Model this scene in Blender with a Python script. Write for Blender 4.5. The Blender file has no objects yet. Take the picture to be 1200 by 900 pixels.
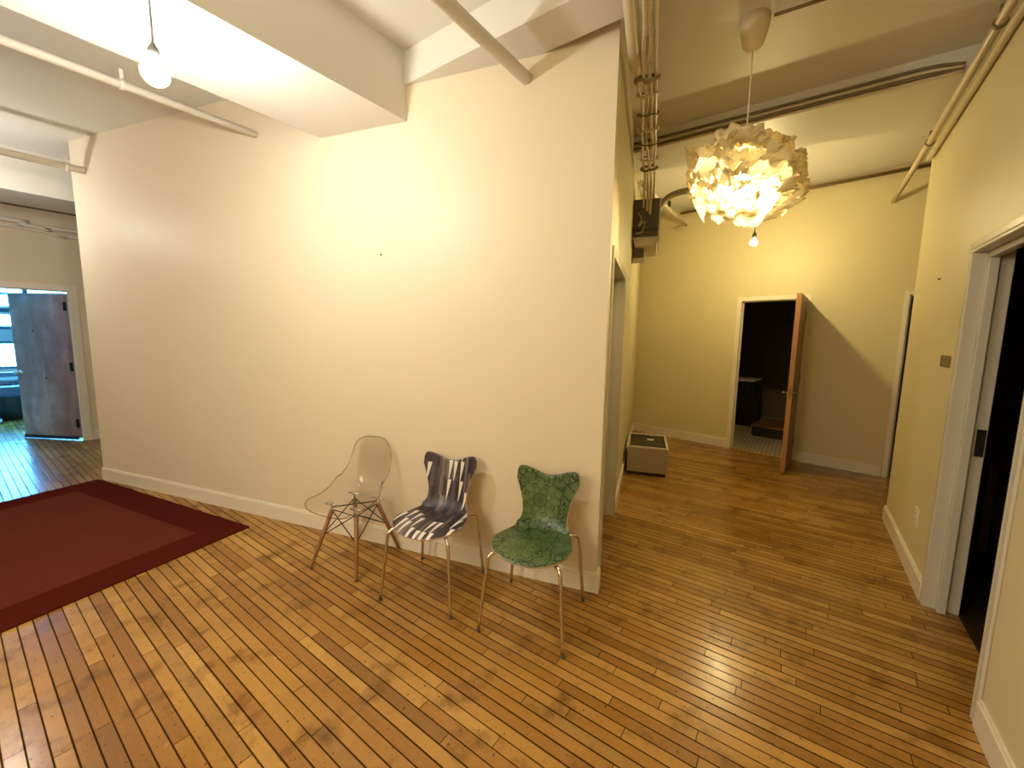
import bpy, math, random
from mathutils import Vector, Matrix, noise
random.seed(7)
S = 1.55                                    # metres per camera height: the survey of the photo was done in that unit
scene = bpy.context.scene
col = scene.collection

# ------------------------------------------------------------------ mesh helpers
class MB:
    def __init__(self): self.v=[]; self.f=[]; self.m=[]; self.uv={}; self.smooth=[]
    def face(self, idx, mi=0, sm=False):
        self.f.append(tuple(idx)); self.m.append(mi); self.smooth.append(sm)
    def hexa(self, p, mi=0):
        b=len(self.v); self.v+= [tuple(q) for q in p]
        for q in ((0,3,2,1),(4,5,6,7),(0,1,5,4),(1,2,6,5),(2,3,7,6),(3,0,4,7)): self.face([b+i for i in q],mi)
    def box(self, x0,x1,y0,y1,z0,z1, mi=0, M=None):
        p=[(x0,y0,z0),(x1,y0,z0),(x1,y1,z0),(x0,y1,z0),(x0,y0,z1),(x1,y0,z1),(x1,y1,z1),(x0,y1,z1)]
        if M is not None: p=[tuple(M@Vector(q)) for q in p]
        self.hexa(p,mi); return self
    def prism(self, poly, z0,z1, mi=0):
        n=len(poly); b=len(self.v)
        self.v+=[(x,y,z0) for x,y in poly]+[(x,y,z1) for x,y in poly]
        self.face([b+i for i in range(n)][::-1],mi); self.face([b+n+i for i in range(n)],mi)
        for i in range(n):
            j=(i+1)%n; self.face((b+i,b+j,b+n+j,b+n+i),mi)
        return self
    def tube(self, pts, r, seg=10, caps=True, mi=0, closed=False):
        pts=[Vector(p) for p in pts]; n=len(pts); rs=r if isinstance(r,(list,tuple)) else [r]*n
        b=len(self.v); up=None
        for i,p in enumerate(pts):
            a=pts[max(0,i-1)]; c=pts[min(n-1,i+1)]
            if closed: a=pts[i-1]; c=pts[(i+1)%n]
            t=(c-a).normalized()
            if up is None: up=Vector((0,0,1)) if abs(t.z)<.9 else Vector((1,0,0))
            u=(up-t*up.dot(t)).normalized(); w=t.cross(u); up=u
            for k in range(seg):
                an=2*math.pi*k/seg; self.v.append(tuple(p+(u*math.cos(an)+w*math.sin(an))*rs[i]))
        for i in range(n if closed else n-1):
            i2=(i+1)%n
            for k in range(seg):
                k2=(k+1)%seg
                self.face((b+i*seg+k,b+i*seg+k2,b+i2*seg+k2,b+i2*seg+k),mi,True)
        if caps and not closed:
            self.face([b+k for k in range(seg)][::-1],mi); self.face([b+(n-1)*seg+k for k in range(seg)],mi)
        return self
    def lathe(self, prof, seg=24, c=(0,0,0), mi=0, M=None):
        b=len(self.v); n=len(prof)
        for r,z in prof:
            for k in range(seg):
                a=2*math.pi*k/seg; q=Vector((c[0]+r*math.cos(a),c[1]+r*math.sin(a),c[2]+z))
                if M is not None: q=M@q
                self.v.append(tuple(q))
        for i in range(n-1):
            for k in range(seg):
                k2=(k+1)%seg; self.face((b+i*seg+k,b+i*seg+k2,b+(i+1)*seg+k2,b+(i+1)*seg+k),mi,True)
        self.face([b+k for k in range(seg)][::-1],mi); self.face([b+(n-1)*seg+k for k in range(seg)],mi)
        return self
    def build(self, name, mats, parent=None, bevel=0, loc=None, rotz=0):
        me=bpy.data.meshes.new(name); me.from_pydata(self.v,[],self.f)
        if not isinstance(mats,(list,tuple)): mats=[mats]
        for m in mats: me.materials.append(m)
        for p,mi,sm in zip(me.polygons,self.m,self.smooth): p.material_index=mi; p.use_smooth=sm
        me.update()
        o=bpy.data.objects.new(name,me); col.objects.link(o)
        if parent is not None: o.parent=parent
        if loc is not None: o.location=loc; o.rotation_euler=(0,0,rotz)
        if bevel:
            bv=o.modifiers.new('bevel','BEVEL'); bv.width=bevel; bv.segments=2; bv.limit_method='ANGLE'
        return o

def smooth_path(pts, n=6):
    P=[Vector(p) for p in pts]; P=[P[0]*2-P[1]]+P+[P[-1]*2-P[-2]]; out=[]
    for i in range(1,len(P)-2):
        a,b,c,d=P[i-1:i+3]
        for k in range(n):
            t=k/n
            out.append(.5*((2*b)+(c-a)*t+(2*a-5*b+4*c-d)*t*t+(3*b-a-3*c+d)*t**3))
    out.append(P[-2]); return out

def thing(name, label, cat, loc=(0,0,0), rotz=0, group=None):
    o=bpy.data.objects.new(name,None); col.objects.link(o); o.empty_display_size=.1
    o.location=loc; o.rotation_euler=(0,0,rotz); return tag(o,label,cat,group)
def tag(o,label,cat,group=None,kind=None):
    o['label']=label; o['category']=cat
    if group: o['group']=group
    if kind: o['kind']=kind
    return o
def struct(o,label=None):
    o['kind']='structure'
    if label: o['label']=label
    return o
def dup(root, loc, rotz, label, group=None):
    r=root.copy(); col.objects.link(r); r.location=loc; r.rotation_euler=(0,0,rotz); r['label']=label
    if group: r['group']=group
    for ch in list(root.children):
        c=ch.copy(); col.objects.link(c); c.parent=r
        for g in ch.children:
            d=g.copy(); col.objects.link(d); d.parent=c
    return r

# ------------------------------------------------------------------ materials
class NT:
    def __init__(self,name):
        self.mat=bpy.data.materials.new(name); self.mat.use_nodes=True
        self.t=self.mat.node_tree; self.n=self.t.nodes; self.b=self.n['Principled BSDF']; self.out=self.n['Material Output']
    def node(self,typ,**kw):
        n=self.n.new(typ)
        for k,v in kw.items(): setattr(n,k,v)
        return n
    def link(self,a,b): self.t.links.new(a,b)
    def m(self,op,a,b=None,c=None,clamp=False):
        n=self.node('ShaderNodeMath',operation=op,use_clamp=clamp)
        for i,x in enumerate((a,b,c)):
            if x is None: continue
            if isinstance(x,(int,float)): n.inputs[i].default_value=x
            else: self.link(x,n.inputs[i])
        return n.outputs[0]
    def mix(self,f,a,b):
        n=self.node('ShaderNodeMix',data_type='RGBA')
        for s,x in ((n.inputs[0],f),(n.inputs[6],a),(n.inputs[7],b)):
            if isinstance(x,(int,float)): s.default_value=x
            elif isinstance(x,tuple): s.default_value=(*x[:3],1)
            else: self.link(x,s)
        return n.outputs[2]
    def noise(self,scale,detail=4,vec=None,rough=.5,dist=0):
        n=self.node('ShaderNodeTexNoise'); n.inputs['Scale'].default_value=scale; n.inputs['Detail'].default_value=detail
        n.inputs['Roughness'].default_value=rough; n.inputs['Distortion'].default_value=dist
        if vec is not None: self.link(vec,n.inputs['Vector'])
        return n.outputs['Fac']
    def white(self,a,b=None):
        c=self.node('ShaderNodeCombineXYZ')
        for i,x in enumerate((a,b)):
            if x is None: continue
            if isinstance(x,(int,float)): c.inputs[i].default_value=x
            else: self.link(x,c.inputs[i])
        w=self.node('ShaderNodeTexWhiteNoise',noise_dimensions='3D'); self.link(c.outputs[0],w.inputs['Vector']); return w.outputs['Value']
    def ramp(self,f,stops,const=False):
        n=self.node('ShaderNodeValToRGB'); self.link(f,n.inputs[0]); r=n.color_ramp
        if const: r.interpolation='CONSTANT'
        while len(r.elements)<len(stops): r.elements.new(.5)
        for e,(p,c) in zip(r.elements,stops): e.position=p; e.color=(*c,1)
        return n.outputs[0]
    def bump(self,h,strength=.1,dist=.01):
        n=self.node('ShaderNodeBump'); n.inputs['Strength'].default_value=strength; n.inputs['Distance'].default_value=dist
        self.link(h,n.inputs['Height']); self.link(n.outputs[0],self.b.inputs['Normal'])
    def coord(self,kind='Object'):
        n=self.node('ShaderNodeTexCoord'); return n.outputs[kind]
    def xyz(self,v):
        n=self.node('ShaderNodeSeparateXYZ'); self.link(v,n.inputs[0]); return n.outputs
    def map(self,v,scale=(1,1,1),loc=(0,0,0)):
        n=self.node('ShaderNodeMapping'); self.link(v,n.inputs[0]); n.inputs['Scale'].default_value=scale; n.inputs['Location'].default_value=loc; return n.outputs[0]
    def set(self,**kw):
        for k,v in kw.items():
            s=self.b.inputs[k.replace('_',' ')]
            if isinstance(v,tuple): s.default_value=(*v[:3],1)
            elif isinstance(v,(int,float)): s.default_value=v
            else: self.link(v,s)
        return self.mat

def paint(name,c,rough=.5,var=.06,nscale=3,bump=.05,metal=0,fine=120,spec=.5):
    t=NT(name); co=t.coord('Object')
    f=t.noise(nscale,5,co); g=t.noise(fine,2,co)
    k=t.m('ADD',t.m('MULTIPLY',f,.8),t.m('MULTIPLY',g,.2))
    lo=tuple(x*(1-var) for x in c); hi=tuple(min(1,x*(1+var)) for x in c)
    t.set(Base_Color=t.mix(k,lo,hi),Roughness=rough,Metallic=metal)
    t.b.inputs['Specular IOR Level'].default_value=spec
    if bump: t.bump(g,bump,.002)
    return t.mat

def emit(name,c,s):
    t=NT(name); co=t.coord('Object'); f=t.noise(3,2,co)
    t.set(Base_Color=(.9,.9,.9),Roughness=.4,Emission_Color=t.mix(t.m('MULTIPLY',f,.15),c,tuple(x*.9 for x in c)),Emission_Strength=s); return t.mat

def wall_paint(name,c,scuff=.12):
    t=NT(name); co=t.coord('Object')
    f=t.noise(1.1,4,co); g=t.noise(220,2,co); s=t.noise(7,6,t.map(co,(1,1,4)),.6)
    base=t.mix(f,tuple(x*.94 for x in c),tuple(min(1,x*1.03) for x in c))
    spot=t.m('MULTIPLY',t.m('GREATER_THAN',s,.70),scuff)
    t.set(Base_Color=t.mix(spot,base,tuple(x*.6 for x in c)),Roughness=.48)
    t.b.inputs['Specular IOR Level'].default_value=.35
    t.bump(g,.06,.002); return t.mat

def floor_mat():
    t=NT('maple_strip_floor'); co=t.coord('Object'); x,y,z=t.xyz(co)
    W=.0540
    v=t.m('DIVIDE',y,W); row=t.m('FLOOR',v); fv=t.m('FRACT',v)
    rr=t.white(row,3.7); L=t.m('ADD',.55,t.m('MULTIPLY',t.white(row,9.1),.75))
    u=t.m('ADD',t.m('DIVIDE',x,L),t.m('MULTIPLY',rr,17.0)); cl=t.m('FLOOR',u); fu=t.m('FRACT',u)
    rnd=t.white(row,cl); rnd2=t.white(cl,t.m('ADD',row,.5))
    # gaps
    ev=t.m('MINIMUM',fv,t.m('SUBTRACT',1,fv)); eu=t.m('MULTIPLY',t.m('MINIMUM',fu,t.m('SUBTRACT',1,fu)),t.m('DIVIDE',L,W))
    wob=t.m('MULTIPLY',t.m('ADD',t.m('MULTIPLY',t.noise(2.5,3,co),.6),t.m('MULTIPLY',t.white(row,21.3),.5)),.055)
    gv=t.m('DIVIDE',t.m('SUBTRACT',t.m('ADD',.034,wob),ev),.020,clamp=True)
    gu=t.m('LESS_THAN',eu,.030)
    gap=t.m('MAXIMUM',gv,gu)
    grain=t.noise(1,6,t.map(co,(5,90,1)),.65,.6)
    cloud=t.noise(1.3,5,co,.6); blot=t.noise(6,5,co,.6)
    spots=t.m('GREATER_THAN',t.noise(55,2,co),.70)
    base=t.ramp(t.m('ADD',t.m('MULTIPLY',rnd,.75),t.m('MULTIPLY',grain,.25)),
        [(0,(.22,.095,.018)),(.25,(.35,.17,.034)),(.55,(.43,.225,.048)),(.85,(.51,.29,.072)),(1,(.33,.16,.034))])
    base=t.mix(t.m('MULTIPLY',t.m('SUBTRACT',cloud,.42,clamp=True),2.6,clamp=True),base,(.235,.105,.020))
    base=t.mix(t.m('MULTIPLY',t.m('SUBTRACT',blot,.53,clamp=True),4.2,clamp=True),base,(.15,.066,.016))
    base=t.mix(t.m('MULTIPLY',t.m('LESS_THAN',rnd2,.06),.35),base,(.13,.065,.025))
    base=t.mix(t.m('MULTIPLY',spots,.75),base,(.06,.028,.012))
    base=t.mix(t.m('MULTIPLY',gap,.95),base,(.028,.011,.004))
    rough=t.m('ADD',.13,t.m('MULTIPLY',t.noise(9,4,co),.20))
    t.set(Base_Color=base,Roughness=rough)
    t.link(t.m('MULTIPLY',t.m('SUBTRACT',1,gap),.40),t.b.inputs['Specular IOR Level'])
    h=t.m('SUBTRACT',t.m('ADD',t.m('MULTIPLY',rnd,.35),t.m('MULTIPLY',t.noise(14,3,t.map(co,(1,4,1))),.5)),gap)
    t.bump(h,.16,.004); return t.mat

def wood(name,dark,light,scale=(2,2,30),rough=.4):
    t=NT(name); co=t.coord('Object'); g=t.noise(1,5,t.map(co,scale),.6,.8)
    t.set(Base_Color=t.mix(g,dark,light),Roughness=rough); t.bump(g,.05,.002); return t.mat

def metal(name,c,rough=.25):
    t=NT(name); co=t.coord('Object'); g=t.noise(60,3,co)
    t.set(Base_Color=t.mix(g,tuple(x*.85 for x in c),c),Metallic=1.0,Roughness=t.m('ADD',rough,t.m('MULTIPLY',g,.1))); return t.mat

def door_mottled():
    t=NT('mottled_grey_door'); co=t.coord('Object')
    g=t.noise(2.2,5,t.map(co,(1.6,1,.55)),.55,.7); s=t.noise(7,4,co)
    k=t.m('ADD',t.m('MULTIPLY',g,.75),t.m('MULTIPLY',s,.25))
    c=t.ramp(k,[(.3,(.19,.125,.105)),(.45,(.27,.185,.165)),(.54,(.34,.245,.225)),(.62,(.43,.33,.315)),(.75,(.34,.235,.20))])
    t.set(Base_Color=c,Roughness=.55); return t.mat

def rug_mat(w,l,b):
    t=NT('red_wool_rug'); co=t.coord('Object'); x,y,z=t.xyz(co)
    dx=t.m('MINIMUM',x,t.m('SUBTRACT',w,x)); dy=t.m('MINIMUM',y,t.m('SUBTRACT',l,y)); d=t.m('MINIMUM',dx,dy)
    n=t.noise(260,3,co); f=t.noise(2.5,4,co); strk=t.noise(1,4,t.map(co,(6,30,1)))
    e=t.m('LESS_THAN',t.m('ADD',d,t.m('MULTIPLY',t.m('SUBTRACT',n,.5),.02)),b)
    field=t.mix(t.m('ADD',t.m('MULTIPLY',f,.6),t.m('MULTIPLY',strk,.4)),(.120,.026,.016),(.175,.045,.028))
    bord=t.mix(f,(.075,.012,.007),(.105,.017,.010))
    c=t.mix(e,field,bord); c=t.mix(t.m('MULTIPLY',n,.5),c,(.05,.006,.005))
    t.set(Base_Color=c,Roughness=.95); t.b.inputs['Specular IOR Level'].default_value=0
    t.bump(n,.6,.004); return t.mat

def stripe_mat():
    t=NT('striped_chair_laminate'); uv=t.coord('UV'); x,v,_=t.xyz(uv)
    cx=t.m('DIVIDE',t.m('ADD',x,1.0),.046); c=t.m('FLOOR',cx); fx=t.m('FRACT',cx)
    sy=t.m('ADD',t.m('DIVIDE',v,.125),t.m('MULTIPLY',t.white(c,1.3),3.0)); s=t.m('FLOOR',sy); fy=t.m('FRACT',sy)
    r=t.white(c,s); r2=t.white(s,t.m('ADD',c,.37))
    dark=t.ramp(t.white(t.m('FLOOR',t.m('MULTIPLY',t.m('ADD',cx,t.m('MULTIPLY',s,.31)),2.0)),s),
        [(0,(.008,.006,.008)),(.30,(.030,.021,.028)),(.55,(.070,.052,.062)),(.72,(.15,.12,.115)),(.86,(.016,.010,.017))],True)
    grain=t.noise(1,4,t.map(uv,(260,12,1)))
    dark=t.mix(t.m('MULTIPLY',grain,.16),dark,(.20,.16,.16))
    # tapering white wedge inside about half of the cells
    w=t.m('MULTIPLY',t.m('ADD',.08,t.m('MULTIPLY',fy,.5)),1.0)
    a=t.m('ADD',.15,t.m('MULTIPLY',r2,.35))
    wedge=t.m('MULTIPLY',t.m('MULTIPLY',t.m('GREATER_THAN',fx,a),t.m('LESS_THAN',fx,t.m('ADD',a,w))),t.m('LESS_THAN',r,.46))
    col_=t.mix(wedge,dark,(.78,.72,.66))
    t.set(Base_Color=col_,Roughness=.42); return t.mat

def green_mat():
    t=NT('green_flower_laminate'); uv=t.coord('UV')
    nz=t.node('ShaderNodeTexNoise'); nz.inputs['Scale'].default_value=16; t.link(uv,nz.inputs['Vector'])
    va=t.node('ShaderNodeVectorMath',operation='MULTIPLY_ADD'); t.link(nz.outputs['Color'],va.inputs[0]); va.inputs[1].default_value=(.016,.016,0); t.link(uv,va.inputs[2])
    wuv=va.outputs[0]; x,v,_=t.xyz(wuv)
    def near(val,target,w): return t.m('LESS_THAN',t.m('ABSOLUTE',t.m('SUBTRACT',val,target)),w)
    def flower(cx,cv,sc):
        dx=t.m('SUBTRACT',x,cx); dy=t.m('SUBTRACT',v,cv)
        r=t.m('DIVIDE',t.m('SQRT',t.m('ADD',t.m('MULTIPLY',dx,dx),t.m('MULTIPLY',dy,dy))),sc); th=t.m('ARCTAN2',dy,dx)
        lines=None
        for q in (near(r,.008,.0035),near(r,.019,.0022),near(r,.040,.0028),near(t.m('SUBTRACT',r,t.m('MULTIPLY',t.m('ABSOLUTE',t.m('SINE',t.m('MULTIPLY',th,7.0))),.009)),.024,.0022),
                  near(t.m('SUBTRACT',r,t.m('MULTIPLY',t.m('ABSOLUTE',t.m('SINE',t.m('MULTIPLY',th,4.0))),.055)),.044,.0034),
                  near(t.m('SUBTRACT',r,t.m('MULTIPLY',t.m('ABSOLUTE',t.m('SINE',t.m('MULTIPLY',th,4.0))),.035)),.042,.0022),
                  near(t.m('SUBTRACT',r,t.m('MULTIPLY',t.m('ABSOLUTE',t.m('COSINE',t.m('MULTIPLY',th,4.0))),.05)),.070,.003)):
            lines=q if lines is None else t.m('MAXIMUM',lines,q)
        return lines, t.m('LESS_THAN',r,.115)
    f1,m1=flower(-.035,.545,1.0); f2,m2=flower(-.045,.135,.8)
    vo=t.node('ShaderNodeTexVoronoi',feature='DISTANCE_TO_EDGE'); vo.inputs['Scale'].default_value=19; t.link(wuv,vo.inputs['Vector'])
    vd=t.node('ShaderNodeTexVoronoi',feature='F1'); vd.inputs['Scale'].default_value=19; t.link(wuv,vd.inputs['Vector'])
    rings=t.m('LESS_THAN',t.m('FRACT',t.m('MULTIPLY',vd.outputs['Distance'],5.2)),.33)
    pais=t.m('MAXIMUM',t.m('LESS_THAN',vo.outputs['Distance'],.055),rings)
    ins=t.m('MAXIMUM',m1,m2); fl=t.m('MAXIMUM',t.m('MULTIPLY',f1,m1),t.m('MULTIPLY',f2,m2))
    line=t.m('ADD',fl,t.m('MULTIPLY',pais,t.m('SUBTRACT',1,ins)))
    tone=t.noise(14,4,uv)
    base=t.mix(tone,(.055,.105,.028),(.135,.205,.065))
    t.set(Base_Color=t.mix(t.m('MULTIPLY',line,.95),base,(.010,.024,.007)),Roughness=.36); return t.mat

def clear_mat():
    t=NT('clear_polycarbonate'); co=t.coord('Object'); g=t.noise(20,2,co)
    # thin clear sheet: see-through, with reflections growing at grazing angles
    tr=t.node('ShaderNodeBsdfTransparent'); tr.inputs[0].default_value=(.91,.885,.85,1)
    gl=t.node('ShaderNodeBsdfGlossy'); gl.inputs['Roughness'].default_value=.04
    t.link(t.mix(g,(.95,.95,.95),(1,1,1)),gl.inputs[0])
    lw=t.node('ShaderNodeLayerWeight'); lw.inputs['Blend'].default_value=.22
    fac=t.m('ADD',.03,t.m('MULTIPLY',lw.outputs['Fresnel'],.55),clamp=True)
    mx=t.node('ShaderNodeMixShader'); t.link(fac,mx.inputs[0]); t.link(tr.outputs[0],mx.inputs[1]); t.link(gl.outputs[0],mx.inputs[2])
    t.link(mx.outputs[0],t.out.inputs[0]); t.n.remove(t.b); return t.mat
def clear_edge():
    t=NT('clear_polycarbonate_rim'); co=t.coord('Object'); g=t.noise(30,2,co)
    tr=t.node('ShaderNodeBsdfTransparent'); tr.inputs[0].default_value=(.74,.69,.61,1)
    gl=t.node('ShaderNodeBsdfGlossy'); gl.inputs['Roughness'].default_value=.12; t.link(t.mix(g,(.9,.88,.85),(1,1,1)),gl.inputs[0])
    mx=t.node('ShaderNodeMixShader'); mx.inputs[0].default_value=.14; t.link(tr.outputs[0],mx.inputs[1]); t.link(gl.outputs[0],mx.inputs[2])
    t.link(mx.outputs[0],t.out.inputs[0]); t.n.remove(t.b); return t.mat

def paper_mat(name='crumpled_paper',f=.66):
    t=NT(name); co=t.coord('Object'); g=t.noise(22,5,co,.65,.6)
    tl=t.node('ShaderNodeBsdfTranslucent'); df=t.node('ShaderNodeBsdfDiffuse')
    c=t.mix(g,(.86,.77,.52),(.95,.89,.70)); t.link(c,tl.inputs[0]); t.link(c,df.inputs[0])
    bp=t.node('ShaderNodeBump'); bp.inputs['Strength'].default_value=.7; bp.inputs['Distance'].default_value=.02; t.link(g,bp.inputs['Height'])
    t.link(bp.outputs[0],tl.inputs['Normal']); t.link(bp.outputs[0],df.inputs['Normal'])
    mx=t.node('ShaderNodeMixShader'); mx.inputs[0].default_value=f; t.link(df.outputs[0],mx.inputs[1]); t.link(tl.outputs[0],mx.inputs[2])
    t.link(mx.outputs[0],t.out.inputs[0]); t.n.remove(t.b); return t.mat

def glass_mat(name='window_glass'):
    t=NT(name); co=t.coord('Object'); x,y,z=t.xyz(co)
    rib=t.m('ADD',.5,t.m('MULTIPLY',t.m('SINE',t.m('MULTIPLY',y,95.0)),.5))
    tl=t.node('ShaderNodeBsdfTranslucent'); t.link(t.mix(rib,(.30,.62,.70),(.75,.95,1)),tl.inputs[0])
    tr=t.node('ShaderNodeBsdfTransparent'); tr.inputs[0].default_value=(.8,.95,1,1)
    mx=t.node('ShaderNodeMixShader'); mx.inputs[0].default_value=.6; t.link(tr.outputs[0],mx.inputs[1]); t.link(tl.outputs[0],mx.inputs[2])
    t.link(mx.outputs[0],t.out.inputs[0]); t.n.remove(t.b); return t.mat

def tile_mat():
    t=NT('bathroom_floor_tile'); co=t.coord('Object')
    br=t.node('ShaderNodeTexBrick'); t.link(t.map(co,(1,1,1)),br.inputs['Vector']); br.offset=0
    br.inputs['Scale'].default_value=1; br.inputs['Brick Width'].default_value=.05; br.inputs['Row Height'].default_value=.15
    br.inputs['Mortar Size'].default_value=.006
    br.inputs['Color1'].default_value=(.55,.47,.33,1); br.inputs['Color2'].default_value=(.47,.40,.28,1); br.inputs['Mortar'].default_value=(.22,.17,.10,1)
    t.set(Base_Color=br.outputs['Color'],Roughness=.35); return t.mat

M={}
M['wall']=wall_paint('wall_paint_cream',(.77,.68,.515))
M['hallwall']=wall_paint('hall_paint_cream',(.71,.63,.385))
M['ceil']=wall_paint('ceiling_paint',(.74,.72,.66),.05)
M['trim']=paint('trim_paint',(.80,.74,.62),.35,.05)
M['frame']=paint('metal_frame_paint',(.64,.61,.51),.24,.05)
M['floor']=floor_mat()
M['dark']=paint('dark_room_shade',(.05,.035,.02),.8)  # near-black so the rooms read as unlit: shade put into the wall colour
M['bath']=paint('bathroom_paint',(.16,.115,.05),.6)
M['pipe']=paint('pipe_white_paint',(.80,.76,.68),.4,.08)
M['pipe_hall']=paint('pipe_cream_paint',(.62,.53,.36),.4,.12,9)
M['conduit_dark']=paint('conduit_brown_paint',(.20,.145,.07),.5,.2,8)
M['black']=paint('black_plastic',(.012,.011,.010),.4)
M['blackwire']=metal('black_wire',(.03,.028,.026),.4)
M['chrome']=metal('brushed_chrome',(.72,.66,.56),.16)
M['steel']=metal('satin_steel',(.75,.72,.66),.28)
M['oak']=wood('brown_dowel_wood',(.20,.085,.030),(.34,.16,.06),(30,30,3))
M['ply']=wood('ply_edge',(.42,.26,.12),(.60,.40,.20),(4,4,60))
M['dooredge']=wood('orange_door_wood',(.33,.14,.045),(.52,.25,.085),(18,18,1.2))
M['doorface']=wood('dark_door_face',(.16,.075,.03),(.24,.115,.045),(12,12,1.2))
M['mottled']=door_mottled()
M['panelbox']=paint('panel_dark_grey',(.10,.095,.075),.5,.12,10)
M['greybox']=paint('grey_box_plastic',(.36,.30,.22),.5,.06)
M['rim']=paint('pale_box_rim',(.62,.56,.44),.45)
M['plate']=paint('ivory_plate',(.80,.74,.58),.35)
M['brown']=paint('brown_plate',(.17,.13,.055),.5,.2,40)
M['bulb_warm']=emit('bulb_glow_warm',(1,.78,.36),1000)
M['bulb_far']=emit('bulb_glow_left',(1,.97,.90),310)
M['bulb_lamp']=emit('paper_lamp_bulb_glow',(1,.80,.40),112)
M['bulb_white']=emit('bulb_glow_white',(1,.94,.82),620)
M['clear']=clear_mat(); M['clearrim']=clear_edge(); M['stripe']=stripe_mat(); M['green']=green_mat()
M['paper']=paper_mat(); M['paper_top']=paper_mat('crumpled_paper_doubled',.30); M['glass']=glass_mat(); M['tile']=tile_mat()
M['winframe']=paint('blue_grey_window_frame',(.10,.16,.24),.5)
M['winwhite']=paint('white_window_paint',(.75,.78,.80),.5)
M['brightroom']=paint('bright_room_paint',(.20,.20,.20),.6)
M['red']=paint('red_plastic',(.5,.03,.04),.5)
M['cord']=paint('cord_grey',(.16,.16,.16),.5)
M['cordtan']=paint('cord_cream',(.72,.62,.42),.5)
M['cable']=paint('cable_cream',(.55,.46,.30),.6,.25,25)

# ------------------------------------------------------------------ survey (units of camera height, building axes)
def V2(x,y): return Vector((x*S,y*S))
C=V2(-.587,1.417); D=V2(-1.439,4.283); L=V2(-3.736,.567)        # corner of the partition, back corner, far left end
BF=V2(.58,3.963)
q=(D-C).normalized(); nq=Vector((q.y,-q.x))                       # along the hall's left wall, and out of it
pdir=(L-C).normalized(); npd=Vector((-pdir.y,pdir.x))             # along the big partition
if npd.y>0: npd=-npd                                              # towards the camera
bdir=(BF-D).normalized(); nb=Vector((bdir.y,-bdir.x))             # along back wall, towards camera
ZC=2.122*S; ZC2=2.20*S; ZW=2.26*S
T=.11

def wall(name,A,B,nvis,h,openings=(),t=T,mat='wall',z0=0.0,label=None,start=0.0):
    """visible face on A-B, thickness away from nvis; openings (s0,s1,height)"""
    d=(B-A).normalized(); Ln=(B-A).length; mb=MB()
    def seg(s0,s1,za,zb):
        a=A+d*s0; b=A+d*s1; c=b-nvis*t; e=a-nvis*t
        mb.hexa([(a.x,a.y,za),(b.x,b.y,za),(c.x,c.y,za),(e.x,e.y,za),(a.x,a.y,zb),(b.x,b.y,zb),(c.x,c.y,zb),(e.x,e.y,zb)])
    s=start
    for (s0,s1,hh) in sorted(openings):
        if s0>s: seg(s,s0,z0,h)
        seg(s0,s1,hh,h); s=s1
    if s<Ln: seg(s,Ln,z0,h)
    return struct(mb.build(name,M[mat]),label)

def strip(mb,A,d,n,s0,s1,o0,o1,z0,z1,mi=0):
    p=[A+d*s0+n*o0,A+d*s1+n*o0,A+d*s1+n*o1,A+d*s0+n*o1]
    mb.hexa([(v.x,v.y,z0) for v in p]+[(v.x,v.y,z1) for v in p],mi)

def door_frame(name,A,d,n,s0,s1,h,label,cw=.05,t=T,stop=(.045,.08),sides=(1,1),cth=.012,mat='frame',sd=.013):
    """casing on the visible face, lining and stop inside the opening s0..s1"""
    mb=MB(); g=.018
    for k,(a,b) in enumerate(((s0-g,s0),(s1,s1+g))):
        if sides[k]: strip(mb,A,d,n,a,b,-t-.004,cth,0,h)
    strip(mb,A,d,n,s0-g,s1+g,-t-.004,cth,h,h+g)
    if sides[0]: strip(mb,A,d,n,s0-cw,s0-g,0,cth,0,h+cw)
    if sides[1]: strip(mb,A,d,n,s1+g,s1+cw,0,cth,0,h+cw)
    strip(mb,A,d,n,s0-g,s1+g,0,cth,h+g,h+cw)
    if sides[0]: strip(mb,A,d,n,s0,s0+sd,-stop[1],-stop[0],0,h-sd)
    if sides[1]: strip(mb,A,d,n,s1-sd,s1,-stop[1],-stop[0],0,h-sd)
    strip(mb,A,d,n,s0,s1,-stop[1],-stop[0],h-sd,h)
    return struct(mb.build(name,M[mat],None,.004 if sd>.02 else 0),label)

def baseboard(name,A,d,n,s0,s1,label,h=.125,th=.016,mat='trim'):
    mb=MB(); strip(mb,A,d,n,s0,s1,0,th,0,h-.012); strip(mb,A,d,n,s0,s1,0,th*.6,h-.012,h)
    return struct(mb.build(name,M[mat]),label)

# ------------------------------------------------------------------ room shell
struct(MB().box(-14,4.6,-3.4,10.6,-.2,0).build('floor',M['floor']),'worn maple strip floor')
struct(MB().box(-14,4.6,-3.4,2.58*S,ZC,ZC+.2).build('ceiling',M['ceil']),'white plaster ceiling')
struct(MB().box(-14,4.6,2.58*S,10.6,ZC2,ZC2+.2).build('ceiling.001',M['ceil']),'ceiling of the bay by the bathroom door')
# beams
def beam(name,poly,z,label): return struct(MB().prism([(x*S,y*S) for x,y in poly],z*S,ZC+.05).build(name,M['ceil']),label)
beam('trim_1',[(-1.841,-2.1),(-1.40,-2.1),(-1.40,1.30),(-1.841,1.30)],1.861,'deep white ceiling beam running into the partition')
beam('trim_2',[(-1.40,1.19),(.4525,1.19),(.4525,1.345),(-1.40,1.345)],1.997,'shallow ceiling beam over the partition corner')
beam('trim_3',[(-1.6,2.39),(1.9,2.39),(1.9,2.97),(.43,2.87),(-.85,2.70),(-1.6,2.62)],2.033,'beam across the hall')
beam('trim_4',[(-4.60,-2.1),(-4.15,-2.1),(-4.15,3.0),(-4.60,3.0)],1.857,'deep beam along the left wall')

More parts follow.
